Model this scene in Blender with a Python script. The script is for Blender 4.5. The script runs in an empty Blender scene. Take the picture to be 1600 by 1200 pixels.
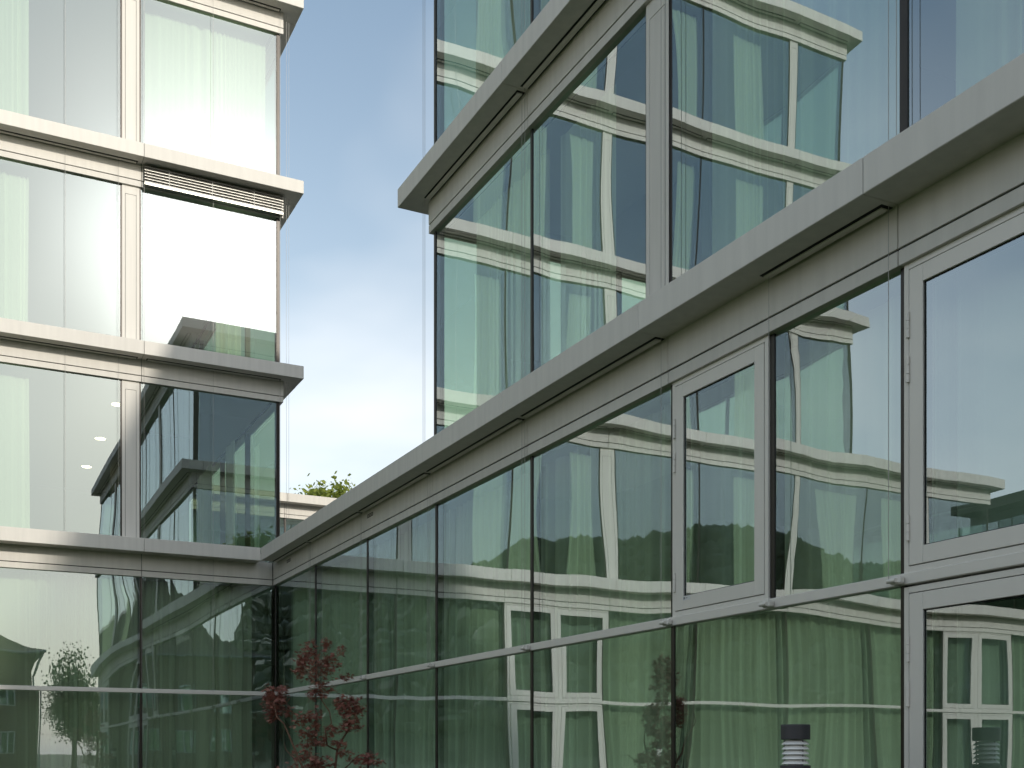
import bpy, bmesh, math, random
from math import radians, sin, cos, pi, atan2, sqrt
from mathutils import Vector, Matrix

scene = bpy.context.scene
COL = scene.collection

# ------------------------------------------------------------------ camera
EYE = 1.0
F_PX, YAW = 1748.0, 26.93
CAM = Vector((-5.826, -21.776, EYE))
cam_d = bpy.data.cameras.new('camera')
cam = bpy.data.objects.new('camera', cam_d)
COL.objects.link(cam)
cam.location = CAM
cam.rotation_euler = (radians(90), 0, radians(-YAW))
cam_d.sensor_width = 36.0
cam_d.lens = 36.0 * F_PX / 1600.0
cam_d.shift_y = 578.0 / 1600.0
cam_d.clip_start = 0.05
cam_d.clip_end = 3000
scene.camera = cam

# ------------------------------------------------------------------ sun and sky
SUN = Vector((0.213, -1.0, 0.443)).normalized()          # towards the sun
SUN_EL = math.asin(SUN.z)
SUN_AZ = atan2(SUN.x, SUN.y)
CLOUD_AT = (15.3, 9.7, 0.0)
world = bpy.data.worlds.new('World')
scene.world = world
world.use_nodes = True
wn, wl = world.node_tree.nodes, world.node_tree.links
wn.clear()
w_out = wn.new('ShaderNodeOutputWorld')
w_bg = wn.new('ShaderNodeBackground')
w_bg.inputs['Strength'].default_value = 0.15
sky = wn.new('ShaderNodeTexSky')
sky.sky_type = 'NISHITA'
sky.sun_disc = False
sky.sun_elevation = SUN_EL
sky.sun_rotation = SUN_AZ
sky.altitude = 400
sky.air_density = 1.0
sky.dust_density = 0.7
sky.ozone_density = 0.8
tc = wn.new('ShaderNodeTexCoord')
sep = wn.new('ShaderNodeSeparateXYZ')
wl.new(tc.outputs['Generated'], sep.inputs[0])
def wmath(op, a, b=None):
    n = wn.new('ShaderNodeMath'); n.operation = op
    for i, v in enumerate((a, b)):
        if v is None: continue
        if isinstance(v, (int, float)): n.inputs[i].default_value = v
        else: wl.new(v, n.inputs[i])
    return n.outputs[0]
zc = wmath('ADD', wmath('MAXIMUM', sep.outputs[2], 0.0), 0.22)
cx, cy = wmath('DIVIDE', sep.outputs[0], zc), wmath('DIVIDE', sep.outputs[1], zc)
comb = wn.new('ShaderNodeCombineXYZ')
wl.new(cx, comb.inputs[0]); wl.new(cy, comb.inputs[1])
cn = wn.new('ShaderNodeTexNoise')
cn.inputs['Scale'].default_value = 0.75
cn.inputs['Detail'].default_value = 5
cn.inputs['Roughness'].default_value = 0.5
cn.inputs['Distortion'].default_value = 0.15
cmap = wn.new('ShaderNodeMapping'); cmap.inputs['Location'].default_value = CLOUD_AT
wl.new(comb.outputs[0], cmap.inputs[0])
wl.new(cmap.outputs[0], cn.inputs['Vector'])
cr = wn.new('ShaderNodeValToRGB')
cr.color_ramp.elements[0].position = 0.44
cr.color_ramp.elements[0].color = (0, 0, 0, 1)
cr.color_ramp.elements[1].position = 0.70
cr.color_ramp.elements[1].color = (0.50, 0.50, 0.50, 1)
wl.new(cn.outputs['Fac'], cr.inputs[0])
# pale veil thickening towards the horizon
hz = wmath('POWER', wmath('SUBTRACT', 1.0, wmath('MINIMUM', wmath('MAXIMUM', sep.outputs[2], 0.0), 1.0)), 3.1)
veil = wmath('MULTIPLY', hz, 1.0)
tint = wn.new('ShaderNodeVectorMath'); tint.operation = 'MULTIPLY'
wl.new(sky.outputs[0], tint.inputs[0]); tint.inputs[1].default_value = (0.77, 0.765, 0.665)
vmix = wn.new('ShaderNodeMixRGB')
wl.new(veil, vmix.inputs[0]); wl.new(tint.outputs[0], vmix.inputs[1])
vmix.inputs[2].default_value = (3.3, 3.0, 2.75, 1)
cmix = wn.new('ShaderNodeMixRGB')
wl.new(cr.outputs[0], cmix.inputs[0]); wl.new(vmix.outputs[0], cmix.inputs[1])
# thin cloud scatters sunlight forward: it is brighter the closer it lies to the sun
sdot = wn.new('ShaderNodeVectorMath'); sdot.operation = 'DOT_PRODUCT'
wl.new(tc.outputs['Generated'], sdot.inputs[0]); sdot.inputs[1].default_value = SUN
sd = wmath('MAXIMUM', sdot.outputs['Value'], 0.0)
ccol = wn.new('ShaderNodeVectorMath'); ccol.operation = 'SCALE'
ccol.inputs[0].default_value = (6.0, 5.65, 5.3)
ccol.inputs['Scale'].default_value = 1.0
wl.new(ccol.outputs[0], cmix.inputs[2])
# hazy bright ring round the sun
ring = wn.new('ShaderNodeVectorMath'); ring.operation = 'SCALE'
ring.inputs[0].default_value = (1.0, 0.97, 0.92)
wl.new(wmath('MULTIPLY', wmath('POWER', sd, 260.0), 11.0), ring.inputs['Scale'])
radd = wn.new('ShaderNodeVectorMath'); radd.operation = 'ADD'
wl.new(cmix.outputs[0], radd.inputs[0]); wl.new(ring.outputs[0], radd.inputs[1])
wl.new(radd.outputs[0], w_bg.inputs['Color'])
wl.new(w_bg.outputs[0], w_out.inputs[0])

sun_d = bpy.data.lights.new('sun', 'SUN')
sun_d.energy = 1.08
sun_d.angle = radians(2.2)
sun_d.color = (1.0, 0.93, 0.82)
sun = bpy.data.objects.new('sun', sun_d)
COL.objects.link(sun)
sun.rotation_euler = (-SUN).to_track_quat('-Z', 'Y').to_euler()
sun.location = (20, -60, 60)

vs = scene.view_settings
vs.view_transform = 'Standard'
vs.look = 'None'
vs.exposure = 0.97
vs.gamma = 1.0
vs.use_curve_mapping = False
cy_ = scene.cycles
cy_.use_denoising = True
cy_.max_bounces = 9
cy_.diffuse_bounces = 3
cy_.glossy_bounces = 5
cy_.transmission_bounces = 4
cy_.transparent_max_bounces = 24
cy_.caustics_reflective = False
cy_.caustics_refractive = False
cy_.sample_clamp_indirect = 8.0
cy_.sample_clamp_direct = 0.0

random.seed(7)
# ------------------------------------------------------------------ materials
def new_mat(name):
    m = bpy.data.materials.new(name)
    m.use_nodes = True
    n, l = m.node_tree.nodes, m.node_tree.links
    n.clear()
    out = n.new('ShaderNodeOutputMaterial')
    return m, n, l, out

def principled(name, col, rough=0.5, metal=0.0, var=0.0, var_scale=(3, 3, 3), bump=0.0, bump_scale=60, spec=0.5, rvar=0.0, streak=0.0):
    m, n, l, out = new_mat(name)
    b = n.new('ShaderNodeBsdfPrincipled')
    l.new(b.outputs[0], out.inputs[0])
    b.inputs['Base Color'].default_value = (*col, 1)
    b.inputs['Roughness'].default_value = rough
    b.inputs['Metallic'].default_value = metal
    b.inputs['Specular IOR Level'].default_value = spec
    geo = n.new('ShaderNodeNewGeometry')
    if var > 0:
        mp = n.new('ShaderNodeMapping'); mp.inputs['Scale'].default_value = var_scale
        l.new(geo.outputs['Position'], mp.inputs[0])
        t = n.new('ShaderNodeTexNoise'); t.inputs['Scale'].default_value = 1.0; t.inputs['Detail'].default_value = 5
        l.new(mp.outputs[0], t.inputs['Vector'])
        oi = n.new('ShaderNodeObjectInfo')
        ad = n.new('ShaderNodeMath'); ad.operation = 'MULTIPLY_ADD'
        l.new(oi.outputs['Random'], ad.inputs[0]); ad.inputs[1].default_value = 0.35; l.new(t.outputs['Fac'], ad.inputs[2])
        r = n.new('ShaderNodeMapRange')
        r.inputs['From Min'].default_value = 0.3; r.inputs['From Max'].default_value = 1.05
        r.inputs['To Min'].default_value = 1 - var; r.inputs['To Max'].default_value = 1 + var
        l.new(ad.outputs[0], r.inputs[0])
        mx = n.new('ShaderNodeVectorMath'); mx.operation = 'SCALE'
        mx.inputs[0].default_value = col
        l.new(r.outputs[0], mx.inputs['Scale'])
        l.new(mx.outputs[0], b.inputs['Base Color'])
        if rvar > 0:
            rr = n.new('ShaderNodeMapRange')
            rr.inputs['To Min'].default_value = rough - rvar; rr.inputs['To Max'].default_value = rough + rvar
            l.new(t.outputs['Fac'], rr.inputs[0]); l.new(rr.outputs[0], b.inputs['Roughness'])
    if bump > 0:
        t2 = n.new('ShaderNodeTexNoise'); t2.inputs['Scale'].default_value = bump_scale; t2.inputs['Detail'].default_value = 3
        l.new(geo.outputs['Position'], t2.inputs['Vector'])
        bp = n.new('ShaderNodeBump'); bp.inputs['Strength'].default_value = bump; bp.inputs['Distance'].default_value = 0.01
        l.new(t2.outputs['Fac'], bp.inputs['Height']); l.new(bp.outputs[0], b.inputs['Normal'])
    return m

def glass_mat(name, tint, r0, film=0.003, film_rough=0.2):
    m, n, l, out = new_mat(name)
    tr = n.new('ShaderNodeBsdfTransparent'); tr.inputs[0].default_value = (*tint, 1)
    gl = n.new('ShaderNodeBsdfGlossy'); gl.inputs['Roughness'].default_value = 0.0
    gl.inputs[0].default_value = (0.84, 0.95, 1.0, 1)
    du = n.new('ShaderNodeBsdfGlossy'); du.inputs['Roughness'].default_value = film_rough
    lw = n.new('ShaderNodeLayerWeight'); lw.inputs['Blend'].default_value = 0.5
    p = n.new('ShaderNodeMath'); p.operation = 'POWER'; p.inputs[1].default_value = 2.4
    l.new(lw.outputs['Facing'], p.inputs[0])
    s = n.new('ShaderNodeMath'); s.operation = 'MULTIPLY_ADD'
    oi = n.new('ShaderNodeObjectInfo')
    rr = n.new('ShaderNodeMapRange'); rr.inputs['To Min'].default_value = r0 - .035; rr.inputs['To Max'].default_value = r0 + .035
    l.new(oi.outputs['Random'], rr.inputs[0])
    l.new(p.outputs[0], s.inputs[0]); s.inputs[1].default_value = 1 - r0 - .04; l.new(rr.outputs[0], s.inputs[2])
    m1 = n.new('ShaderNodeMixShader')
    l.new(s.outputs[0], m1.inputs[0]); l.new(tr.outputs[0], m1.inputs[1]); l.new(gl.outputs[0], m1.inputs[2])
    m2 = n.new('ShaderNodeMixShader'); m2.inputs[0].default_value = film
    l.new(m1.outputs[0], m2.inputs[1]); l.new(du.outputs[0], m2.inputs[2])
    l.new(m2.outputs[0], out.inputs[0])
    return m

def cloth_mat(name, col, see=0.25):
    m, n, l, out = new_mat(name)
    d = n.new('ShaderNodeBsdfDiffuse'); d.inputs[0].default_value = (*col, 1)
    t = n.new('ShaderNodeBsdfTranslucent'); t.inputs[0].default_value = (*col, 1)
    a = n.new('ShaderNodeMixShader'); a.inputs[0].default_value = 0.25
    l.new(d.outputs[0], a.inputs[1]); l.new(t.outputs[0], a.inputs[2])
    tr = n.new('ShaderNodeBsdfTransparent')
    b = n.new('ShaderNodeMixShader')
    lw = n.new('ShaderNodeLayerWeight'); lw.inputs['Blend'].default_value = 0.5
    mr = n.new('ShaderNodeMapRange'); mr.inputs['From Max'].default_value = 0.6
    mr.inputs['To Min'].default_value = 1 - see; mr.inputs['To Max'].default_value = 1.0
    l.new(lw.outputs['Facing'], mr.inputs[0]); l.new(mr.outputs[0], b.inputs[0])
    l.new(tr.outputs[0], b.inputs[1]); l.new(a.outputs[0], b.inputs[2])
    l.new(b.outputs[0], out.inputs[0])
    return m

def leaf_mat(name, c1, c2, trans=0.35):
    m, n, l, out = new_mat(name)
    geo = n.new('ShaderNodeNewGeometry')
    t = n.new('ShaderNodeTexNoise'); t.inputs['Scale'].default_value = 9.0
    l.new(geo.outputs['Position'], t.inputs['Vector'])
    ad = n.new('ShaderNodeMath'); ad.operation = 'MULTIPLY_ADD'
    l.new(geo.outputs['Random Per Island'], ad.inputs[0]); ad.inputs[1].default_value = 0.6
    l.new(t.outputs['Fac'], ad.inputs[2])
    mx = n.new('ShaderNodeMixRGB')
    mr = n.new('ShaderNodeMapRange'); mr.inputs['From Min'].default_value = 0.35; mr.inputs['From Max'].default_value = 1.2
    l.new(ad.outputs[0], mr.inputs[0]); l.new(mr.outputs[0], mx.inputs[0])
    mx.inputs[1].default_value = (*c1, 1); mx.inputs[2].default_value = (*c2, 1)
    d = n.new('ShaderNodeBsdfPrincipled'); d.inputs['Roughness'].default_value = 0.6
    l.new(mx.outputs[0], d.inputs['Base Color'])
    tl = n.new('ShaderNodeBsdfTranslucent'); l.new(mx.outputs[0], tl.inputs[0])
    a = n.new('ShaderNodeMixShader'); a.inputs[0].default_value = trans
    l.new(d.outputs[0], a.inputs[1]); l.new(tl.outputs[0], a.inputs[2])
    l.new(a.outputs[0], out.inputs[0])
    return m

def emit_mat(name, col, strength):
    m, n, l, out = new_mat(name)
    e = n.new('ShaderNodeEmission'); e.inputs[0].default_value = (*col, 1); e.inputs[1].default_value = strength
    l.new(e.outputs[0], out.inputs[0])
    return m

M = {}
M['alu'] = principled('anodised_aluminium', (0.765, 0.735, 0.68), 0.6, 0.12, spec=0.25, var=0.09, var_scale=(11, 11, 0.8), bump=0.03, bump_scale=220, rvar=0.05)
M['alu_frame'] = principled('painted_frame', (0.82, 0.785, 0.725), 0.5, 0.2, spec=0.35, var=0.03, var_scale=(6, 6, 1))
M['dark'] = principled('dark_bronze_mullion', (0.035, 0.028, 0.022), 0.35, 0.3, var=0.25, var_scale=(20, 20, 4))
M['gap'] = principled('black_joint', (0.012, 0.012, 0.012), 0.8)
M['glass'] = glass_mat('facade_glass', (0.76, 0.92, 0.735), 0.31)
M['glass_door'] = glass_mat('sash_glass', (0.73, 0.90, 0.76), 0.36)
M['curtain'] = cloth_mat('sheer_curtain', (0.96, 0.96, 0.90), 0.40)
M['slab'] = principled('ceiling_plaster', (0.55, 0.56, 0.53), 0.8)
M['floor'] = principled('dark_floor', (0.10, 0.095, 0.085), 0.5)
M['iwall'] = principled('interior_wall', (0.26, 0.27, 0.25), 0.7, var=0.2, var_scale=(.5, .5, .5))
M['cable'] = principled('steel_cable', (0.45, 0.44, 0.41), 0.5, 0.3)
M['lamp'] = emit_mat('lit_downlight', (1.0, 0.80, 0.48), 9.0)
M['roof'] = principled('flat_roof', (0.2, 0.2, 0.2), 0.9)
M['bollard'] = principled('anthracite_paint', (0.06, 0.058, 0.064), 0.5, 0.1, bump=0.05, bump_scale=300)
M['louver'] = principled('white_louver', (0.93, 0.92, 0.89), 0.35)
M['tube'] = principled('frosted_tube', (0.6, 0.6, 0.58), 0.3)
M['bark'] = principled('bark', (0.16, 0.09, 0.06), 0.8, var=0.4, var_scale=(30, 30, 9), bump=0.4, bump_scale=50)
M['maple'] = leaf_mat('maple_leaf', (0.22, 0.085, 0.08), (0.58, 0.28, 0.21), 0.4)
M['leaf'] = leaf_mat('tree_leaf', (0.07, 0.12, 0.018), (0.20, 0.26, 0.05), 0.35)
M['leaf_bright'] = leaf_mat('young_leaf', (0.16, 0.22, 0.03), (0.34, 0.38, 0.07), 0.4)
M['leaf_dark'] = leaf_mat('shrub_leaf', (0.03, 0.06, 0.015), (0.09, 0.13, 0.04), 0.25)
M['forest'] = leaf_mat('forest_crowns', (0.055, 0.072, 0.028), (0.12, 0.135, 0.06), 0.0)
M['blind'] = principled('blind_slat', (0.40, 0.39, 0.36), 0.32, 0.6)
M['plaster'] = principled('house_wall', (0.20, 0.15, 0.10), 0.85, var=0.15, var_scale=(2, 2, 2))
M['tile'] = principled('roof_tile', (0.12, 0.085, 0.065), 0.8, var=0.25, var_scale=(6, 6, 6), bump=0.5, bump_scale=8)
M['white'] = principled('white_label', (0.75, 0.75, 0.74), 0.5)
M['plate'] = principled('switch_plate', (0.25, 0.25, 0.26), 0.4)
M['red'] = principled('red_mark', (0.45, 0.05, 0.04), 0.5)
M['pave'] = principled('paving', (0.08, 0.078, 0.07), 0.85, var=0.12, var_scale=(1.2, 1.2, 1.2), bump=0.3, bump_scale=40)
M['grass'] = principled('meadow', (0.04, 0.06, 0.018), 0.9, var=0.3, var_scale=(.2, .2, .2), bump=0.5, bump_scale=12)

# ------------------------------------------------------------------ mesh helpers
def link(name, verts, faces, mat, parent=None, smooth=False):
    """verts in world space; origin is put at the mesh centre"""
    c = Vector((0, 0, 0))
    lo = [min(v[i] for v in verts) for i in range(3)]
    hi = [max(v[i] for v in verts) for i in range(3)]
    c = Vector([(lo[i] + hi[i]) / 2 for i in range(3)])
    me = bpy.data.meshes.new(name)
    me.from_pydata([(v[0] - c.x, v[1] - c.y, v[2] - c.z) for v in verts], [], faces)
    me.materials.append(M[mat] if isinstance(mat, str) else mat)
    if smooth:
        me.polygons.foreach_set('use_smooth', [True] * len(me.polygons))
    me.update()
    o = bpy.data.objects.new(name, me)
    COL.objects.link(o)
    if parent is not None:
        o.parent = parent
        base, p = Vector((0, 0, 0)), parent
        while p is not None:
            base += p.location
            p = p.parent
        o.location = c - base
    else:
        o.location = c
    return o

def box_geo(x0, x1, y0, y1, z0, z1, ch=0.004):
    ch = min(ch, (x1 - x0) * .3, (y1 - y0) * .3, (z1 - z0) * .3)
    bm = bmesh.new()
    bmesh.ops.create_cube(bm, size=1.0)
    for v in bm.verts:
        v.co = ((x0 + x1) / 2 + v.co.x * (x1 - x0), (y0 + y1) / 2 + v.co.y * (y1 - y0), (z0 + z1) / 2 + v.co.z * (z1 - z0))
    if ch > 0:
        bmesh.ops.bevel(bm, geom=bm.edges[:], offset=ch, segments=1, affect='EDGES')
    bm.verts.index_update()
    vs_ = [tuple(v.co) for v in bm.verts]
    fs_ = [tuple(v.index for v in f.verts) for f in bm.faces]
    bm.free()
    return vs_, fs_

def boxw(name, x0, x1, y0, y1, z0, z1, mat, parent, ch=0.004):
    x0, x1 = min(x0, x1), max(x0, x1)
    y0, y1 = min(y0, y1), max(y0, y1)
    z0, z1 = min(z0, z1), max(z0, z1)
    v, f = box_geo(x0, x1, y0, y1, z0, z1, ch)
    return link(name, v, f, mat, parent)

def join_geo(parts):
    V, Fc = [], []
    for v, f in parts:
        o = len(V)
        V += v
        Fc += [tuple(i + o for i in q) for q in f]
    return V, Fc

def tube_geo(pts, radii, seg=8, caps=True):
    V, Fc = [], []
    n = len(pts)
    for i, p in enumerate(pts):
        p = Vector(p)
        a = Vector(pts[max(i - 1, 0)]); b = Vector(pts[min(i + 1, n - 1)])
        d = (b - a).normalized()
        u = d.cross(Vector((0, 0, 1)))
        if u.length < 1e-3: u = Vector((1, 0, 0))
        u.normalize()
        w = d.cross(u).normalized()
        r = radii[i] if isinstance(radii, (list, tuple)) else radii
        for k in range(seg):
            t = 2 * pi * k / seg
            V.append(tuple(p + u * cos(t) * r + w * sin(t) * r))
    for i in range(n - 1):
        for k in range(seg):
            k2 = (k + 1) % seg
            Fc.append((i * seg + k, i * seg + k2, (i + 1) * seg + k2, (i + 1) * seg + k))
    if caps:
        Fc.append(tuple(range(seg)))
        Fc.append(tuple((n - 1) * seg + k for k in reversed(range(seg))))
    return V, Fc

def lathe_geo(profile, cx, cy, seg=40):
    V, Fc = [], []
    n = len(profile)
    for r, z in profile:
        for k in range(seg):
            t = 2 * pi * k / seg
            V.append((cx + cos(t) * r, cy + sin(t) * r, z))
    for i in range(n - 1):
        for k in range(seg):
            k2 = (k + 1) % seg
            Fc.append((i * seg + k, i * seg + k2, (i + 1) * seg + k2, (i + 1) * seg + k))
    return V, Fc

def thing(name, loc, label, cat, group=None):
    e = bpy.data.objects.new(name, None)
    e.empty_display_size = 0.3
    COL.objects.link(e)
    e.location = loc
    tag(e, label, cat, group)
    return e

def tag(o, label=None, cat=None, group=None, kind=None):
    if label: o['label'] = label
    if cat: o['category'] = cat
    if group: o['group'] = group
    if kind: o['kind'] = kind
    return o

def ray(u, v):
    s, c = sin(radians(YAW)), cos(radians(YAW))
    du = u - 800
    return Vector((F_PX * s + du * c, F_PX * c - du * s, 1178 - v))

def at_fwd(u, v, depth):
    return CAM + ray(u, v) * (depth / F_PX)

# ------------------------------------------------------------------ ground
GS = 900
gv, gf = [(-GS, -GS, 0), (GS, -GS, 0), (GS, GS, 0), (-GS, GS, 0)], [(0, 1, 2, 3)]
tag(link('ground', gv, gf, 'grass'), kind='structure')
tag(link('pavement', [(-1.6, -40, .004), (40, -40, .004), (40, 40, .004), (-40, 40, .004), (-40, -1.8, .004), (-1.6, -1.8, .004)], [(0, 1, 2, 3, 4, 5)], 'pave'), kind='structure')

# ------------------------------------------------------------------ the facade kit
C0, ST, CH, PR = 4.97, 3.63, 0.25, 0.38
def ctop(k): return C0 + ST * k
def gtop(k): return ctop(k) - 0.665
def gbot(k): return 0.03 if k == 0 else ctop(k - 1) - 0.02

class Facade:
    """local frame: s along the wall, n outward, z up"""
    def __init__(self, root, o, sd, nd):
        self.root, self.o, self.sd, self.nd = root, Vector((o[0], o[1], 0)), Vector((*sd, 0)), Vector((*nd, 0))
    def w(self, s, n, z):
        p = self.o + self.sd * s + self.nd * n
        return (p.x, p.y, z)
    def bgeo(self, s0, s1, n0, n1, z0, z1, ch=0.004):
        a, b = self.w(s0, n0, z0), self.w(s1, n1, z1)
        return box_geo(min(a[0], b[0]), max(a[0], b[0]), min(a[1], b[1]), max(a[1], b[1]), min(z0, z1), max(z0, z1), ch)
    def box(self, name, s0, s1, n0, n1, z0, z1, mat, parent=None, ch=0.004):
        v, f = self.bgeo(s0, s1, n0, n1, z0, z1, ch)
        return link(name, v, f, mat, parent or self.root)
    # --- pieces
    def pane(self, s0, s1, z0, z1, n=0.0, mat='glass', parent=None, amp=1.0, name='pane'):
        w, h = s1 - s0, z1 - z0
        nu, nv = max(4, int(w / .16)), max(4, int(h / .2))
        rnd = random.Random(int(s0 * 977 + z0 * 131 + self.o.x * 17 + self.o.y * 7 + self.nd.x * 5) & 0xffff)
        A = amp * rnd.choice((-1, 1)) * rnd.uniform(0.0012, 0.0032) * min(1.0, w / 2.4)
        a2 = amp * rnd.choice((-1, 1)) * rnd.uniform(.0003, .0009)
        p1, p2, p3 = rnd.uniform(0, 6.28), rnd.uniform(0, 6.28), rnd.uniform(0, 6.28)
        k1, k2 = rnd.uniform(1.2, 2.0), rnd.uniform(1.5, 2.6)
        ta, tb = rnd.uniform(-.0009, .0009) * amp, rnd.uniform(-.0009, .0009) * amp
        V, Fc = [], []
        for j in range(nv + 1):
            for i in range(nu + 1):
                a, b = i / nu, j / nv
                d = A * (1 - (2 * a - 1) ** 4) * (1 - (2 * b - 1) ** 4)
                d += a2 * sin(k1 * 2 * pi * a + p1) * cos(2 * pi * b * .8 + p2)
                d += .00025 * amp * sin(k2 * 2 * pi * b + p3 + 1.3 * a) + .00012 * amp * sin(2 * pi * a * w / .75 + p1 + 2.0 * b)
                d += ta * (a - .5) * w + tb * (b - .5) * h
                V.append(self.w(s0 + a * w, n + d, z0 + b * h))
        for j in range(nv):
            for i in range(nu):
                q = j * (nu + 1) + i
                Fc.append((q, q + 1, q + nu + 2, q + nu + 1))
        # make the outward side the front
        e1 = Vector(V[1]) - Vector(V[0]); e2 = Vector(V[nu + 1]) - Vector(V[0])
        if e1.cross(e2).dot(self.nd) < 0:
            Fc = [tuple(reversed(q)) for q in Fc]
        return link(name, V, Fc, mat, parent or self.root, smooth=True)
    def mullion(self, s, z0, z1, w=0.045):
        return self.box('mullion', s - w / 2, s + w / 2, -0.10, 0.012, z0, z1, 'dark')
    def column(self, s0, s1, z0, z1):
        """metal clad column: dark edges, face plate with a routed access panel"""
        e = 0.03
        self.box('mullion', s0, s0 + e, -.10, .006, z0, z1, 'dark')
        self.box('mullion', s1 - e, s1, -.10, .006, z0, z1, 'dark')
        a, b = s0 + e, s1 - e
        col = self.box('column_cladding', a, b, -.12, .010, z0, z1, 'gap', ch=0)
        m, g = 0.055, 0.006
        zt, zb = z1 - .16, z0 + .06
        parts = [self.bgeo(a, a + m, .011, .020, z0, z1, .002), self.bgeo(b - m, b, .011, .020, z0, z1, .002),
                 self.bgeo(a + m + .0005, b - m - .0005, .011, .020, zt, z1, .002), self.bgeo(a + m + .0005, b - m - .0005, .011, .020, z0, zb, .002)]
        v, f = join_geo(parts)
        link('face_plate', v, f, 'alu', col)
        self.box('access_panel', a + m + g, b - m - g, .011, .021, zb + g, zt - g, 'alu', col, ch=.002)
        return col
    def spandrel(self, s0, s1, k, vent=None):
        """trim strip, shadow joint and spandrel panel under the cornice, proud of the glass"""
        g = .004
        z = gtop(k)
        self.box('trim_strip', s0 + g, s1 - g, -.10, .060, z, z + .105, 'alu', ch=.003)
        zs0, zs1 = z + .119, ctop(k) - CH + .03
        p = self.box('spandrel_panel', s0 + g, s1 - g, -.06, .062, zs0, zs1, 'alu', ch=.003)
        if vent is not None:
            fr = self.box('vent', vent, vent + .26, .05, .0635, zs0 + .17, zs0 + .225, 'gap', p, ch=0)
            for i in range(2):
                self.box('vent_slat', vent + .008, vent + .252, .055, .066, zs0 + .183 + i * .019, zs0 + .190 + i * .019, 'alu', p, ch=.001)
    def backing(self, s0, s1, k):
        self.box('spandrel_core', s0, s1, -.13, .045, gtop(k) + .02, ctop(k) - CH + .035, 'gap', ch=0)
    def cornice(self, joints, k, end0=0.0, end1=0.0):
        """end0/end1: how far the first/last panel runs past the facade's own ends"""
        g = .003
        zt, zb = ctop(k), ctop(k) - CH
        js = list(joints)
        js[0] -= end0
        js[-1] += end1
        self.box('cornice_core', js[0] + .02, js[-1] - .02, -.2, PR - .012, zb + .012, zt - .012, 'gap', ch=0)
        for a, b in zip(js[:-1], js[1:]):
            self.box('cornice_panel', a + g, b - g, -.18, PR, zb, zt, 'alu', ch=.005)
    def blind_rail(self, s0, s1, k):
        """bottom rail of a raised external blind, parked in its soffit slot"""
        z = ctop(k) - CH
        r = self.box('blind_rail', s0, s1, .088, .15, z - .020, z - .006, 'alu_frame', ch=.004)
        self.box('blind_slot', s0 - .02, s1 + .02, .0660, .168, z - .004, z + .01, 'gap', r, ch=0)
        return r
    def wire(self, s, z0, z1, n=.11):
        v, f = tube_geo([self.w(s, n, z0), self.w(s, n, z1)], .0026, 6)
        return link('guide_wire', v, f, 'cable', self.root)
    def rail(self, s0, s1, z=2.18, h=.08):
        return self.box('transom_rail', s0, s1, -.08, .045, z - h / 2, z + h / 2, 'alu_frame', ch=.006)
    def bracket(self, s, z=2.18):
        v, f = join_geo([self.bgeo(s - .04, s + .055, .046, .105, z - .036, z + .02, .012),
                         tube_geo([self.w(s - .045, .11, z - .01), self.w(s + .03, .11, z - .01)], .016, 10)])
        return link('wire_bracket', v, f, 'alu_frame', self.root)
    def casement(self, s0, s1, z0, z1, hinge='low', name='casement', handle=False):
        """outer frame, shadow gap, sash and a glass pane, with barrel hinges"""
        fo, g, sw = .042, .006, .118
        e = 0.02
        v, f = join_geo([self.bgeo(s0, s0 + fo, -.08, .030, z0, z1, .002), self.bgeo(s1 - fo, s1, -.08, .030, z0, z1, .002),
                         self.bgeo(s0 + fo + .0005, s1 - fo - .0005, -.08, .030, z1 - fo, z1, .002), self.bgeo(s0 + fo + .0005, s1 - fo - .0005, -.08, .030, z0, z0 + fo, .002)])
        root = link(name, v, f, 'alu_frame', self.root)
        a, b, c, d = s0 + fo + g, s1 - fo - g, z0 + fo + g, z1 - fo - g
        self.box('shadow_gap', s0 + fo - .01, s1 - fo + .01, -.06, -.055, z0 + fo - .01, c + .02, 'gap', root, ch=0)
        parts = [self.bgeo(a, a + sw, -.06, .034, c, d, .003), self.bgeo(b - sw, b, -.06, .034, c, d, .003),
                 self.bgeo(a + sw + .0005, b - sw - .0005, -.06, .034, d - sw, d, .003), self.bgeo(a + sw + .0005, b - sw - .0005, -.06, .034, c, c + sw, .003)]
        v, f = join_geo(parts)
        link('sash', v, f, 'alu_frame', root)
        gk = .007
        parts = [self.bgeo(a + sw + .001, a + sw + gk, -.045, .019, c + sw, d - sw, 0), self.bgeo(b - sw - gk, b - sw - .001, -.045, .019, c + sw, d - sw, 0),
                 self.bgeo(a + sw + gk, b - sw - gk, -.045, .019, d - sw - gk, d - sw - .001, 0), self.bgeo(a + sw + gk, b - sw - gk, -.045, .019, c + sw + .001, c + sw + gk, 0)]
        v, f = join_geo(parts)
        link('gasket', v, f, 'gap', root)
        self.pane(a + sw, b - sw, c + sw, d - sw, n=.014, mat='glass_door', parent=root, amp=.45)
        hs = s0 + fo + g / 2 if hinge == 'low' else s1 - fo - g / 2
        H = z1 - z0
        for zz in ([z1 - .42, z1 - .72] if H > 1.6 else [z1 - .4]) + [z0 + .30]:
            gp = []
            for q in range(3):
                gp.append(tube_geo([self.w(hs, .042, zz - .085 + q * .058), self.w(hs, .042, zz - .085 + q * .058 + .055)], .0125, 10))
            v, f = join_geo(gp)
            link('hinge', v, f, 'alu_frame', root)
        return root

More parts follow.
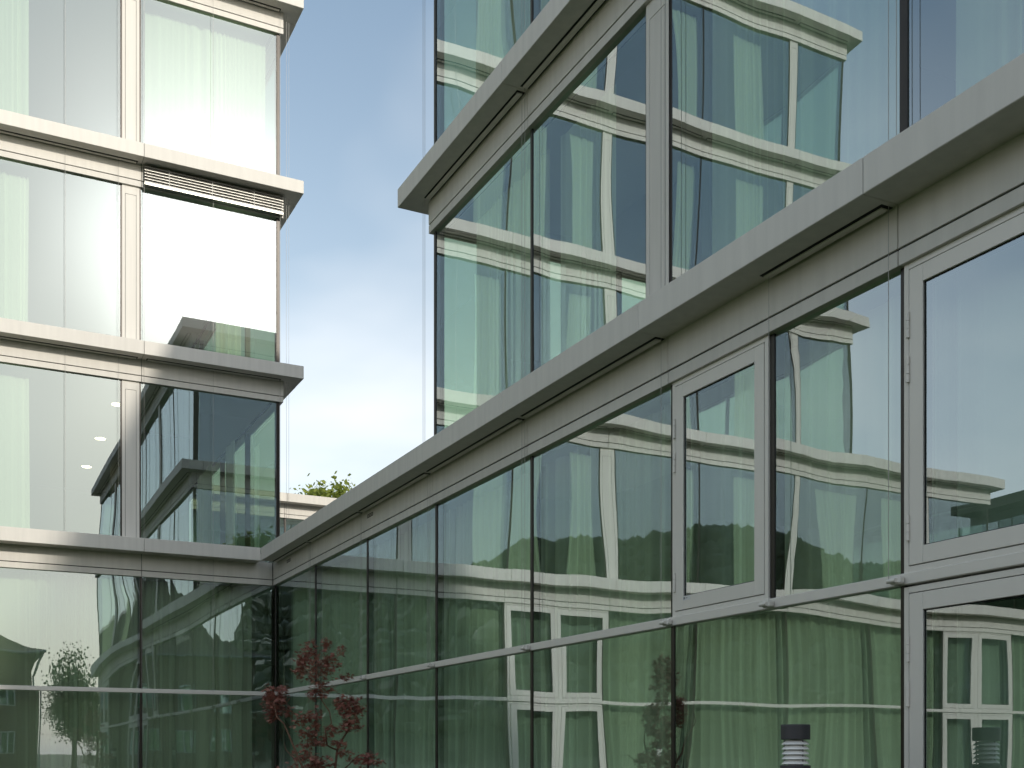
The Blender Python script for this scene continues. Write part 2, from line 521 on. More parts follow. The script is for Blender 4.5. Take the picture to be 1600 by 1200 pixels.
def curtain(F, s0, s1, z0, z1, n, label, group, seed, amp=.035, wl=.16, gather=0.0):
    rnd = random.Random(seed)
    nu = max(10, int((s1 - s0) / .022))
    nv = 5
    ph = rnd.uniform(0, 6.28)
    # irregular fold phase
    phase = [0.0]
    for i in range(nu):
        phase.append(phase[-1] + 2 * pi * (s1 - s0) / nu / wl * (1 + .5 * sin(i * .13 + ph) + .35 * sin(i * .041 + 2 * ph) + rnd.uniform(-.3, .3)))
    V, Fc = [], []
    drift = [rnd.uniform(-1, 1) for _ in range(8)]
    for j in range(nv + 1):
        b = j / nv
        for i in range(nu + 1):
            a = i / nu
            am = amp * (.55 + .45 * sin(a * 9 + ph)) * (1.0 - .25 * b)
            sh = .05 * (1 - b) * sin(a * 7 + drift[0] * 3) + .02 * (1 - b) * sin(a * 23 + drift[1] * 3)
            d = am * sin(phase[i] + sh * 9 * (1 - b)) + .3 * am * sin(2.3 * phase[i] + ph)
            V.append(F.w(s0 + a * (s1 - s0) + sh * .35, n + d, z0 + b * (z1 - z0)))
    for j in range(nv):
        for i in range(nu):
            q = j * (nu + 1) + i
            Fc.append((q, q + 1, q + nu + 2, q + nu + 1))
    o = link('curtain', V, Fc, 'curtain', None, smooth=True)
    return tag(o, label, 'curtain', group)

ORD = ['zeroth', 'first', 'second', 'third', 'fourth', 'fifth', 'sixth', 'seventh', 'eighth', 'ninth', 'tenth', 'eleventh', 'twelfth']

# ================================================================== right-hand building (long wing with a two storey upper block)
RB = thing('office_building', (6, -14, 0), 'grey clad glass building running in from the right with a raised upper block', 'building')
FR = Facade(RB, (0, 0), (0, -1), (-1, 0))           # s = distance from the inner corner towards the camera
MOD = 2.7
R_END, R_T0 = 28.35, 8.03
D_R = 11.5
# ground storey ------------------------------------------------------
k = 0
z0, z1, zr = gbot(0), gtop(0), 2.18
mods = [MOD * i for i in range(11)]
FR.mullion(0.02, z0, z1, .05)
for s in mods[1:]:
    FR.mullion(s, z0, z1, .05)
FR.mullion(14.85, zr + .04, z1, .05)
for i in range(10):
    a, b = mods[i], mods[i + 1]
    a_, b_ = a + .025, b - .025
    if i == 6 or i == 9:        # double glazed doors with opening lights over them
        mid = (a + b) / 2
        for (p, q, hg) in ((a_, mid, 'low'), (mid, b_, 'high')):
            FR.casement(p, q, zr + .04, z1, hg, 'casement')
            FR.casement(p, q, z0, zr - .055, hg, 'glazed_door')
    elif i == 5:                # one opening light beside a fixed one
        ca = FR.casement(a_, 14.825, zr + .04, z1, 'low', 'casement')
        FR.pane(14.875, b_, zr + .04, z1)
        FR.pane(a_, b_, z0, zr - .04)
        st = FR.box('sticker', 13.69, 13.80, .0345, .0352, 2.345, 2.385, 'white', ca, ch=0)
        FR.box('sticker_mark', 13.70, 13.725, .0353, .0356, 2.355, 2.375, 'plate', ca, ch=0)
        FR.box('sticker_mark', 13.735, 13.76, .0353, .0356, 2.362, 2.368, 'plate', ca, ch=0)
    else:
        FR.pane(a_, b_, zr + .04, z1)
        FR.pane(a_, b_, z0, zr - .04)
    FR.rail(a + (.03 if i == 0 else 0), b, zr)
FR.backing(.0, R_END, 0)
jn = [0.07] + mods[1:] + [R_END]
for i, (a, b) in enumerate(zip(jn[:-1], jn[1:])):
    FR.spandrel(a, b, 0, vent={0: 1.05, 2: 5.55}.get(i))
FR.cornice([0.385] + mods[1:] + [R_END], 0, 0, PR)
for i, s in enumerate(mods[1:-1], 1):
    if i < 7:
        FR.bracket(s, zr)
    for ds in ((-.035, .035) if i < 5 else ((-.035,) if i < 7 else ())):
        FR.wire(s + ds, zr, ctop(0) - CH)
FR.wire(14.93, zr + .0, ctop(0) - CH); FR.bracket(14.87, zr)
for i in range(6):
    a, b = mods[i], mods[i + 1]
    if i == 5: a = 14.85
    FR.blind_rail(a + .06 + (.38 if i == 0 else 0), b - .06, 0)
# upper block --------------------------------------------------------
rm = [R_T0, 10.8, 13.5, 16.2, 18.9, 21.6, 24.3, R_END]
for k in (1, 2):
    z0, z1 = gbot(k), gtop(k)
    FR.box('corner_mullion', R_T0, R_T0 + .06, -.12, .012, z0, z1, 'dark')
    FR.mullion(10.8, z0, z1); FR.mullion(16.2, z0, z1, .07); FR.mullion(21.6, z0, z1)
    FR.box('corner_mullion', R_END - .06, R_END, -.12, .012, z0, z1, 'dark')
    FR.column(13.06, 13.48, z0, z1); FR.column(18.48, 18.9, z0, z1); FR.column(23.88, 24.3, z0, z1)
    for a, b in ((R_T0 + .06, 10.778), (10.822, 13.06), (13.48, 16.165), (16.235, 18.48), (18.9, 21.578), (21.622, 23.88), (24.3, R_END - .06)):
        FR.pane(a, b, z0, z1)
    FR.backing(R_T0 - .03, R_END + .03, k)
    js = [R_T0 - .062] + rm[1:-1] + [R_END + .062]
    for a, b in zip(js[:-1], js[1:]):
        FR.spandrel(a, b, k)
    FR.cornice(rm, k, PR, PR)
    for s in rm[1:-1]:
        for ds in (-.035, .035):
            FR.wire(s + ds, z0, ctop(k) - CH)
    for ds in (.055, .12):
        FR.wire(R_T0 - .14 + ds, z0, ctop(k) - CH, n=.13)
    for a, b in zip(rm[:-1], rm[1:]):
        FR.blind_rail(a + .06, b - .06, k)
# end walls ----------------------------------------------------------
def end_wall(F, length, ks, zfoot=None, panes=4):
    for k in ks:
        z0, z1 = (gbot(k), gtop(k))
        xs = [.02 + (length - .02) * i / panes for i in range(panes + 1)]
        for x in xs[1:]:
            F.mullion(x - .03, z0, z1)
        for a, b in zip(xs[:-1], xs[1:]):
            F.pane(a + (.05 if a < .1 else .0), b - .055, z0, z1)
            F.spandrel(a + (.045 if a < .1 else 0), b, k)
        F.backing(.06, length, k)
        # cornice between the corner panels of the main facade
        zt, zb = ctop(k), ctop(k) - CH
        F.box('cornice_core', .2, length, -.2, PR - .012, zb + .012, zt - .012, 'gap', ch=0)
        js = [.186] + xs[1:]
        for a, b in zip(js[:-1], js[1:]):
            F.box('cornice_panel', a + .003, b - .003, -.18, PR, zb, zt, 'alu', ch=.005)
end_wall(Facade(RB, (0, -R_T0), (1, 0), (0, 1)), D_R, (1, 2))
end_wall(Facade(RB, (0, -R_END), (1, 0), (0, -1)), D_R, (0, 1, 2))
# floors, ceilings and inner walls
for k in (0, 1, 2):
    y_far = 10.3 if k == 0 else -R_T0 - .14
    if k == 0:
        boxw('floor_slab', .14, D_R - .1, -R_END + .14, y_far, gtop(k) + .02, ctop(k) - .03, 'slab', RB, 0)
        boxw('ground_floor', .05, D_R - .1, -R_END + .14, y_far, -.1, .02, 'floor', RB, 0)
    else:
        boxw('floor_slab', .14, D_R - .1, -R_END + .14, y_far, gtop(k) + .02, ctop(k) - .03, 'slab', RB, 0)
    boxw('floor_finish', .15, D_R - .12, -R_END + .15, y_far - .01, ctop(k) - .028, ctop(k) - .008, 'floor' if k < 2 else 'roof', RB, 0)
    boxw('back_wall', D_R - .1, D_R, -R_END + .06, y_far + .05, (0 if k == 0 else ctop(k - 1)), ctop(k), 'iwall', RB, 0)
    boxw('inner_wall', 5.2, 5.4, -R_END + 1.5, (-2.0 if k == 0 else -12.6), (0 if k == 0 else ctop(k - 1)), gtop(k) + .01, 'iwall', RB, 0)
    for s in ([5.4, 10.8, 16.2, 21.6] if k == 0 else [13.5, 18.9, 24.3]):
        boxw('partition', .35, 5.2, -s - .06, -s + .06, (0 if k == 0 else ctop(k - 1)), gtop(k) + .01, 'iwall', RB, 0)
def downlight(root, x, y, z, r=.11):
    v, f = lathe_geo([(.001, z - .012), (r, z - .012), (r, z + .01)], x, y, 20)
    d = link('downlight', v, f, 'lamp', root)
    v, f = lathe_geo([(r + .002, z - .014), (r + .03, z - .014), (r + .03, z + .01)], x, y, 20)
    link('downlight_ring', v, f, 'alu_frame', d)
for y in (-4.2, -14.4):
    downlight(RB, 3.4, y, gtop(0) + .02, .16)

# ================================================================== left-hand building (tower, low wing and ground storey)
LB = thing('office_tower', (-8, 4, 0), 'tall sunlit glass tower with metal cornices standing at the inner corner', 'building')
FL = Facade(LB, (0, 0), (-1, 0), (0, -1))           # s = distance from the inner corner to the left
L_T0, L_T1, L_W1, L_G1 = -.09, 14.95, 19.95, 24.0
D_L = 9.8
# ground storey ------------------------------------------------------
z0, z1 = gbot(0), gtop(0)
gm = [.05, 2.54, 5.08, 7.62, 10.2, 12.95, 15.6, 18.4, 20.95, L_G1]
for s in gm[1:]:
    FL.mullion(s, z0, z1, .05)
for i, (a, b) in enumerate(zip(gm[:-1], gm[1:])):
    a_, b_ = a + .025, b - .025
    if i in (2, 7):
        mid = (a + b) / 2
        for (p, q, hg) in ((a_, mid, 'low'), (mid, b_, 'high')):
            FL.casement(p, q, zr + .04, z1, hg, 'casement')
            FL.casement(p, q, z0, zr - .055, hg, 'glazed_door')
    else:
        FL.pane(a_, b_, zr + .04, z1)
        FL.pane(a_, b_, z0, zr - .04)
    FL.rail(a, b, zr)
FL.backing(.0, L_G1, 0)
jn = [.068] + gm[1:]
for a, b in zip(jn[:-1], jn[1:]):
    FL.spandrel(a, b, 0)
FL.cornice([.381] + gm[1:], 0, 0, PR)
# upper storeys ------------------------------------------------------
for k in (1, 2, 3, 4):
    z0, z1 = gbot(k), gtop(k)
    end = L_W1 if k == 1 else L_T1
    FL.box('corner_mullion', L_T0, L_T0 + .07, -.12, .012, z0, z1, 'dark')
    cols = [(2.54, 2.91), (7.55, 7.92), (12.95, 13.25)]
    bays = [(L_T0 + .07, 2.54), (2.91, 5.13), (5.175, 7.55), (7.92, 10.2), (10.245, 12.95), (13.25, end - .06 if k > 1 else 15.6)]
    for s0, s1 in cols:
        FL.column(s0, s1, z0, z1)
    for s in (5.152, 10.222):
        FL.mullion(s, z0, z1)
    if k == 1:
        FL.mullion(15.622, z0, z1); bays.append((15.645, 17.6))
        FL.column(17.6, 17.95, z0, z1); bays.append((17.95, end - .06))
    FL.box('corner_mullion', end - .06, end, -.12, .012, z0, z1, 'dark')
    for a, b in bays:
        FL.pane(a, b, z0, z1, amp=.55)
    FL.backing(L_T0 + .03, end - .03, k)
    js = [L_T0 - .062, 2.54, 5.15, 7.74, 10.22, 13.1] + ([15.6, 17.8] if k == 1 else []) + [end + .062]
    for i, (a, b) in enumerate(zip(js[:-1], js[1:])):
        FL.spandrel(a, b, k, vent=1.15 if (i == 0 and k in (3,)) else None)
    FL.cornice([L_T0, 2.54, 5.15, 7.74, 10.22, 13.1] + ([15.6, 17.8] if k == 1 else []) + [end], k, PR, PR)
    for s in ((L_T0 + .02, 1.23, 2.5, 2.95, 3.87) if k > 0 else ()):
        FL.wire(s, z0, ctop(k) - CH)
    for ds in (0, .05):
        FL.wire(L_T0 - .12 - ds, z0, ctop(k) - CH, n=.05)
    for a, b in zip(js[:-1], js[1:]):
        if not (k == 2 and a < 0):
            FL.blind_rail(a + .1, b - .1, k)
FL.wire(1.23, zr, ctop(0) - CH)
FL.wire(2.54, zr, ctop(0) - CH)
# end walls
end_wall(Facade(LB, (-L_T0, 0), (0, 1), (1, 0)), D_L, (1, 2, 3, 4), panes=4)
end_wall(Facade(LB, (-L_T1, 0), (0, 1), (-1, 0)), D_L, (2, 3, 4), panes=4)
end_wall(Facade(LB, (-L_W1, 0), (0, 1), (-1, 0)), D_L, (1,), panes=4)
for k in range(5):
    xe = -(L_G1 if k == 0 else L_W1 if k == 1 else L_T1) + .14
    xr = -.16 if k == 0 else -L_T0 - .16
    boxw('floor_slab', xe, xr, .14, D_L - .1, gtop(k) + .02, ctop(k) - .03, 'slab', LB, 0)
    boxw('floor_finish', xe + .01, xr - .01, .15, D_L - .12, ctop(k) - .028, ctop(k) - .008, 'floor' if k < 4 else 'roof', LB, 0)
    zb = 0.01 if k == 0 else ctop(k - 1)
    boxw('back_wall', xe, xr, D_L - .1, D_L, zb, ctop(k), 'iwall', LB, 0)
    boxw('inner_wall', xe + 1, -5.0 if k else -1.0, 5.0, 5.2, zb, gtop(k) + .01, 'iwall', LB, 0)
    if k == 0:
        boxw('ground_floor', xe, -.05, .05, D_L - .1, -.1, .02, 'floor', LB, 0)
    for s in (5.152, 10.222):
        boxw('partition', -s - .06, -s + .06, .35, 5.0, zb, gtop(k) + .01, 'iwall', LB, 0)
boxw('lift_core', -2.3, -1.0, 3.4, 6.2, ctop(0), gtop(1) + .01, 'iwall', LB, 0)
for y in (4.3, 7.0):
    downlight(LB, -2.75, y, gtop(1) + .02)
downlight(LB, -2.75, 1.6, gtop(1) + .02)
downlight(LB, -19.3, 2.4, gtop(0) + .02)
# wall switch panels on the lift core
for x in (-1.72, -1.42):
    pl = boxw('switch_plate', x, x + .16, 3.37, 3.398, 5.25, 5.75, 'plate', LB, .004)
    for i, mt in enumerate(('white', 'plate', 'red')):
        boxw('switch_button', x + .05, x + .11, 3.36, 3.3695, 5.62 - i * .12, 5.68 - i * .12, mt, pl, .002)

# external venetian blind, half raised, over the lit corner pane
VB = thing('venetian_blind', (-1.2, -.1, gtop(2)), 'raised stack of metal blind slats under the cornice above the glaring corner pane', 'blind')
zb_ = ctop(2) - CH - .01
for i in range(6):
    za = zb_ - .035 - i * .054
    v, f = [], []
    prof = [(.070, -.020), (.085, .004), (.11, .018), (.14, .014), (.160, -.006), (.168, -.028)]
    for s in (L_T0 - .03, 2.50):
        for n_, dz in prof:
            v.append(FL.w(s, n_, za + dz))
        for n_, dz in reversed(prof):
            v.append(FL.w(s, n_, za + dz - .004))
    P = len(prof) * 2
    f = [(j, (j + 1) % P, P + (j + 1) % P, P + j) for j in range(P)] + [tuple(range(P)), tuple(range(2 * P - 1, P - 1, -1))]
    link('slat', v, f, 'blind', VB)
FL2 = Facade(VB, (0, 0), (-1, 0), (0, -1))
FL2.box('bottom_rail', L_T0 - .03, 2.50, .07, .17, gtop(2) + .015, gtop(2) + .06, 'blind', VB)
for s in (.45, 1.25, 2.05):
    FL2.box('ladder_tape', s, s + .010, .170, .1715, gtop(2) + .02, zb_ - .02, 'cable', VB, ch=0)

# ------------------------------------------------------------------ curtains
cid = 0
def curt(F, s0, s1, k, label, group, amp=.035, wl=.16, n=-.28, top=.12):
    global cid
    cid += 1
    zb = (gbot(k) + .05) if k else .06
    curtain(F, s0, s1, zb + .02, gtop(k) - top + .1, n, label, group, 100 + cid, amp, wl)
FLOORS = ['ground', 'first', 'second', 'third', 'fourth']
# right building, ground storey: drawn across nearly every bay
for i in range(10):
    a, b = mods[i], mods[i + 1]
    curt(FR, a + (.3 if i == 0 else .02), b - .02, 0, f'sheer curtain across the {ORD[i+1]} ground bay of the right-hand building from the corner',
         'ground floor curtains of the right-hand building', .07, .26)
# left building, ground storey
for i, (a, b) in enumerate(zip(gm[:-1], gm[1:])):
    curt(FL, a + (.35 if i == 0 else .02), b - .02, 0, f'sheer curtain across the {ORD[i+1]} ground bay of the tower from the corner',
         'ground floor curtains of the tower', .08, .30)
# gathered second curtains behind the sheers of the right-hand building
for i in range(7):
    a = mods[i] + (.45, .95, 1.5, .35, 1.2, .6, 1.4)[i]
    curt(FR, a, a + (.5, .4, .55, .6, .45, .7, .5)[i], 0, f'gathered pale curtain behind the sheer of the {ORD[i+1]} ground bay of the right-hand building',
         'gathered ground floor curtains of the right-hand building', .05, .12, n=-.42)
for i in range(4):
    a = gm[i] + (.9, .5, 1.1, .7)[i]
    curt(FL, a, a + (.6, .5, .45, .6)[i], 0, f'gathered pale curtain behind the sheer of the {ORD[i+1]} ground bay of the tower',
         'gathered ground floor curtains of the tower', .05, .12, n=-.44)
# tower: gathered to one side of each bay, fully drawn in a few
for k in (1, 2, 3, 4):
    lay = [(4.45, 5.09, 2), (6.80, 7.46, 3), (9.5, 10.17, 4), (11.55, 12.45, 5)]
    if k == 3: lay.append((.12, 2.42, 1))
    if k == 2: lay.append((.6, 1.1, 1))
    if k == 1: lay += [(14.2, 15.5, 6), (16.6, 17.5, 7)]
    if k in (1, 3): lay.append((5.3, 6.2, 'half'))
    for a, b, bay in lay:
        what = 'narrow gathered curtain in' if b - a < 1.5 else 'wide drawn curtain across'
        if bay == 'half':
            lb = f'thin drawn curtain beside the partition of the third {FLOORS[k]} floor bay of the tower'
        else:
            lb = f'{what} the {ORD[bay]} {FLOORS[k]} floor bay of the tower from the corner'
        curt(FL, a, b, k, lb, 'upper curtains of the tower', .04, .11, top=.22)
# one more strip seen through the tower's corner
FE = Facade(LB, (-L_T0, 0), (0, 1), (1, 0))
curt(FE, 2.7, 3.4, 1, 'gathered curtain by the end glazing of the first floor corner room of the tower', 'upper curtains of the tower', .04, .11, top=.2)
curt(FE, 5.0, 6.6, 1, 'curtain deep inside the first floor corner room of the tower', 'upper curtains of the tower', .04, .11, top=.2)
# right building, upper block
for k in (1, 2):
    for j, (a, b) in enumerate(((8.75, 10.7), (10.95, 12.1), (13.7, 16.0), (16.4, 18.3), (19.1, 20.6), (21.8, 23.7), (24.6, 26.4))):
        curt(FR, a, b, k, f'sheer curtain in the {ORD[j+1]} bay of the {"lower" if k == 1 else "top"} storey of the raised block',
             'curtains of the raised block', .04, .15, top=.2)

# ================================================================== sunlit building behind the gap
BB = thing('rear_building', (10, 14, 0), 'low sunlit building with pale cornice seen through the gap behind the tower', 'building')
FB = Facade(BB, (0.4, 10.6), (1, 0), (0, -1))
for k in (0, 1):
    z0, z1 = gbot(k), gtop(k)
    xs = [0, 2.7, 5.4, 8.1, 10.8, 13.5, 16.2]
    for x in xs: FB.mullion(x + .03, z0, z1)
    for a, b in zip(xs[:-1], xs[1:]):
        FB.pane(a + .06, b, z0, z1)
        FB.spandrel(a, b, k)
    FB.backing(0, 16.2, k)
    FB.cornice(xs, k, 0, 0)
    boxw('floor_slab', .5, 16.4, 10.8, 20, gtop(k) + .02, ctop(k) - .03, 'slab', BB, 0)
    boxw('back_wall', .5, 16.4, 19.9, 20.1, gbot(k), ctop(k), 'iwall', BB, 0)
v, f = lathe_geo([(.001, 6.72), (.14, 6.70), (.26, 6.6), (.30, 6.45), (.26, 6.3), (.14, 6.2), (.001, 6.18)], 2.05, 12.4, 24)
PL = link('pendant_lamp', v, f, principled('paper_shade', (.75, .74, .62), .8), None, smooth=True)
tag(PL, 'round pale pendant lamp hanging inside the sunlit rear building', 'lamp')
v, f = tube_geo([(2.05, 12.4, 6.70), (2.05, 12.4, gtop(1) + .02)], .006, 6)
link('lamp_cord', v, f, 'gap', PL)

# ================================================================== dark wing opposite (seen only as a reflection)
OB = thing('opposite_wing', (-30, 4, 0), 'dark shaded glass wing facing the right-hand building, seen mirrored in its panes', 'building')
FO = Facade(OB, (-23.6, 14), (0, -1), (1, 0))
boxw('wall_core', -36, -24.0, -4, 14, 0, 9.2, principled('dark_wall', (.03, .035, .04), .6), OB, 0)
zz = [0.03, 4.3, 8.0]
for k in (0, 1):
    xs = [0, 3, 6, 9, 12, 15, 18]
    for a, b in zip(xs[:-1], xs[1:]):
        FO.mullion(b, gbot(k), gtop(k) + .4)
        FO.pane(a + .03, b - .03, gbot(k), gtop(k) + .4)
    for a, b in zip(xs[:-1], xs[1:]):
        FO.box('cornice_panel', a + .004, b - .004, -.5, .3, ctop(k) - CH + .35, ctop(k) + .38, 'dark')

# ================================================================== hills and forest behind the camera
hv, hf = [], []
NA, NRr = 60, 7
prof_r = [120, 160, 200, 240, 280, 340, 420]
prof_h = [0, .25, .6, .88, 1.0, .9, .5]
def hill_h(phi):
    h = 9.0 + 2.6 * sin((phi - 14) / 16.0) + 1.0 * sin(phi / 5.0 + .5) + .5 * sin(phi / 2.1)
    edge = min(1.0, max(0.0, (phi - 7) / 9.0))
    edge *= min(1.0, max(0.0, (80 - phi) / 14.0))
    return 280 * math.tan(radians(max(h, 0))) * edge * edge * (3 - 2 * edge)
for i in range(NA + 1):
    phi = 5 + 75 * i / NA
    for r, hh in zip(prof_r, prof_h):
        hv.append((CAM.x - r * sin(radians(phi)), CAM.y - r * cos(radians(phi)), hill_h(phi) * hh - .3))
for i in range(NA):
    for j in range(NRr - 1):
        q = i * NRr + j
        hf.append((q, q + 1, q + NRr + 1, q + NRr))
tag(link('hills', hv, hf, M['grass'], None, smooth=True), kind='structure')
bm = bmesh.new()
bmesh.ops.create_icosphere(bm, subdivisions=1, radius=1)
iv = [v.co.copy() for v in bm.verts]; bm.verts.index_update()
if_ = [tuple(v.index for v in f.verts) for f in bm.faces]
bm.free()
rnd = random.Random(3)
V, Fc = [], []
for _ in range(5500):
    phi = rnd.uniform(7, 78)
    r = rnd.uniform(135, 330)
    hh = 0
    for j in range(NRr - 1):
        if prof_r[j] <= r <= prof_r[j + 1]:
            t = (r - prof_r[j]) / (prof_r[j + 1] - prof_r[j])
            hh = prof_h[j] * (1 - t) + prof_h[j + 1] * t
    H = hill_h(phi) * hh
    rad = rnd.uniform(1.2, 2.6)
    tall = rnd.uniform(.7, 1.15)
    c = Vector((CAM.x - r * sin(radians(phi)), CAM.y - r * cos(radians(phi)), H + rad * tall * .5))
    o = len(V)
    for q in iv:
        s = rnd.uniform(.75, 1.2)
        V.append((c.x + q.x * rad * s, c.y + q.y * rad * s, c.z + q.z * rad * tall * s))
    Fc += [tuple(i + o for i in t) for t in if_]
fo = link('forest', V, Fc, 'forest')
tag(fo, 'dark green wood covering the far hillside', 'forest', kind='stuff')

# ------------------------------------------------------------------ trees
def crown_geo(center, radii, clumps, per, leaf, seed, shell=.55):
    r = random.Random(seed)
    V, Fc = [], []
    cs = []
    for _ in range(clumps):
        d = Vector((r.gauss(0, 1), r.gauss(0, 1), r.gauss(0, 1))).normalized()
        m = r.uniform(shell, 1.0)
        cs.append((Vector(center) + Vector((d.x * radii[0] * m, d.y * radii[1] * m, d.z * radii[2] * m)), r.uniform(.16, .30) * min(radii)))
    for c, cr_ in cs:
        for _ in range(per):
            p = c + Vector((r.gauss(0, 1), r.gauss(0, 1), r.gauss(0, .8))) * cr_
            a = Vector((r.gauss(0, 1), r.gauss(0, 1), r.gauss(0, 1))).normalized()
            b = a.orthogonal().normalized()
            b = Matrix.Rotation(r.uniform(0, 6.28), 3, a) @ b
            s = leaf * r.uniform(.6, 1.3)
            o = len(V)
            V += [tuple(p - a * s), tuple(p + b * s * .55), tuple(p + a * s), tuple(p - b * s * .55)]
            Fc.append((o, o + 1, o + 2, o + 3))
    return V, Fc, cs

def tree(name, base, height, radii, label, mat, seed, clumps=90, per=38, leaf=.09):
    base = Vector(base)
    t = thing(name, base, label, 'tree')
    cz = base.z + height - radii[2]
    r = random.Random(seed)
    V, Fc, cs = crown_geo((base.x, base.y, cz), radii, clumps, per, leaf, seed)
    pts = [base, base + Vector((.1, .05, height * .3)), base + Vector((.05, -.1, height * .6)), base + Vector((0, 0, height * .9))]
    parts = [tube_geo(pts, [.03 * height * .8, .024 * height * .8, .014 * height, .004 * height], 9)]
    for c, _ in cs[:26]:
        st = base + Vector((0, 0, r.uniform(.3, .75) * height))
        mid = (st + c) / 2 + Vector((0, 0, .15))
        parts.append(tube_geo([st, mid, c], [.008 * height, .005 * height, .002 * height], 6))
    v, f = join_geo(parts)
    link('trunk', v, f, 'bark', t, smooth=True)
    link('crown', V, Fc, mat, t)
    return t

p = at_fwd(507, 757, 62)
tree('broadleaf_tree', (p.x, p.y, 0), p.z, (1.9, 1.9, 2.6), 'bright yellow-green tree top showing above the sunlit rear cornice', 'leaf_bright', 5, 130, 60, .15)
tree('garden_tree', (0.9, -48.5, 0), 7.0, (1.4, 1.4, 2.6), 'rounded garden tree beside the old house, mirrored in the tower glass', 'leaf_dark', 8, 130, 80, .075)
tree('garden_tree', (3.6, -60, 0), 6.2, (2.0, 2.0, 2.2), 'low pale tree behind the garden tree, mirrored in the tower glass', 'leaf', 9, 110, 60, .10)
tree('garden_tree', (7.5, -66, 0), 5.0, (2.6, 2.4, 2.0), 'broad bushy tree far behind the right-hand building end', 'leaf', 10, 70, 36, .13)

# old house -----------------------------------------------------------
HS = thing('old_house', (-6, -53, 0), 'old house with a curved hipped roof, mirrored low in the tower glass', 'house')
hx0, hx1, hy0, hy1 = -11.5, -.95, -58, -48.7
boxw('wall', hx0, hx1, hy0, hy1, 0, 7.2, 'plaster', HS, .02)
rings = [(-.55, 6.95), (-.5, 7.08), (.2, 7.35), (1.0, 7.85), (2.0, 8.9), (3.2, 10.6), (4.2, 12.2)]
v, f = [], []
for d, z in rings:
    v += [(hx0 + d, hy0 + d, z), (hx1 - d, hy0 + d, z), (hx1 - d, hy1 - d, z), (hx0 + d, hy1 - d, z)]
for i in range(len(rings) - 1):
    for j in range(4):
        j2 = (j + 1) % 4
        f.append((i * 4 + j, i * 4 + j2, i * 4 + 4 + j2, i * 4 + 4 + j))
f.append((3, 2, 1, 0)); n_ = (len(rings) - 1) * 4
f.append((n_, n_ + 1, n_ + 2, n_ + 3))
RF = link('roof', v, f, 'tile', HS)
v, f = tube_geo([(hx0 - .6, hy1 + .6, 6.98), (hx1 + .6, hy1 + .6, 6.98)], .07, 8)
link('gutter', v, f, 'plate', RF)
v, f = tube_geo([(hx1 + .5, hy1 + .6, 6.95), (hx1 + .3, hy1 + .3, 6.5), (hx1 + .07, hy1 + .09, 6.2), (hx1 + .07, hy1 + .09, .1)], .05, 8)
link('downpipe', v, f, 'plate', RF)
for x in (-9.8, -7.4, -5.0, -2.7):
    for z in (1.0, 3.9):
        w_ = boxw('window', x - .5, x + .5, hy1 - .02, hy1 + .04, z, z + 1.5, 'white', HS, .01)
        for dx in (-.24, .24):
            boxw('window_pane', x + dx - .2, x + dx + .2, hy1 + .042, hy1 + .05, z + .06, z + 1.44, 'glass_door', w_, 0)

# ================================================================== bollard lights
def bollard(x, y, top, label):
    b = thing('bollard_light', (x, y, 0), label, 'bollard light', 'bollard lights in the courtyard')
    R = .0935
    zt = top
    v, f = lathe_geo([(.0005, zt), (R - .008, zt), (R - .002, zt - .002), (R, zt - .008), (R, zt - .094), (R - .004, zt - .098), (.03, zt - .098)], x, y, 48)
    link('cap', v, f, 'bollard', b, smooth=False)
    z = zt - .100
    v, f = lathe_geo([(.05, z), (.05, z - .165)], x, y, 32)
    link('inner_tube', v, f, 'tube', b, smooth=True)
    for i in range(5):
        za = z - .004 - i * .0315
        v, f = lathe_geo([(.056, za + .001), (.064, za - .001), (R - .006, za - .023), (R - .005, za - .0265), (R - .010, za - .0265), (.056, za - .006), (.056, za + .001)], x, y, 48)
        link('louver_ring', v, f, 'louver', b)
    z -= .165
    v, f = lathe_geo([(.03, z), (R + .001, z), (R + .003, z - .004), (R + .003, z - .022), (R, z - .026), (R, .01), (R + .03, .008), (R + .03, 0)], x, y, 48)
    link('post', v, f, 'bollard', b)
    for q in range(3):
        t = 2 * pi * q / 3 + .5
        v, f = tube_geo([(x + cos(t) * .07, y + sin(t) * .07, zt - .268), (x + cos(t) * .07, y + sin(t) * .07, zt - .097)], .005, 6)
        link('support_rod', v, f, 'plate', b)
    return b
p = CAM + ray(1243, 1132) * .004153
bollard(p.x, p.y, p.z, 'dark bollard light with white louvre rings in front of the near panes')
bollard(-8.4, -1.3, p.z, 'distant bollard light near the tower wall, seen mirrored in the panes')

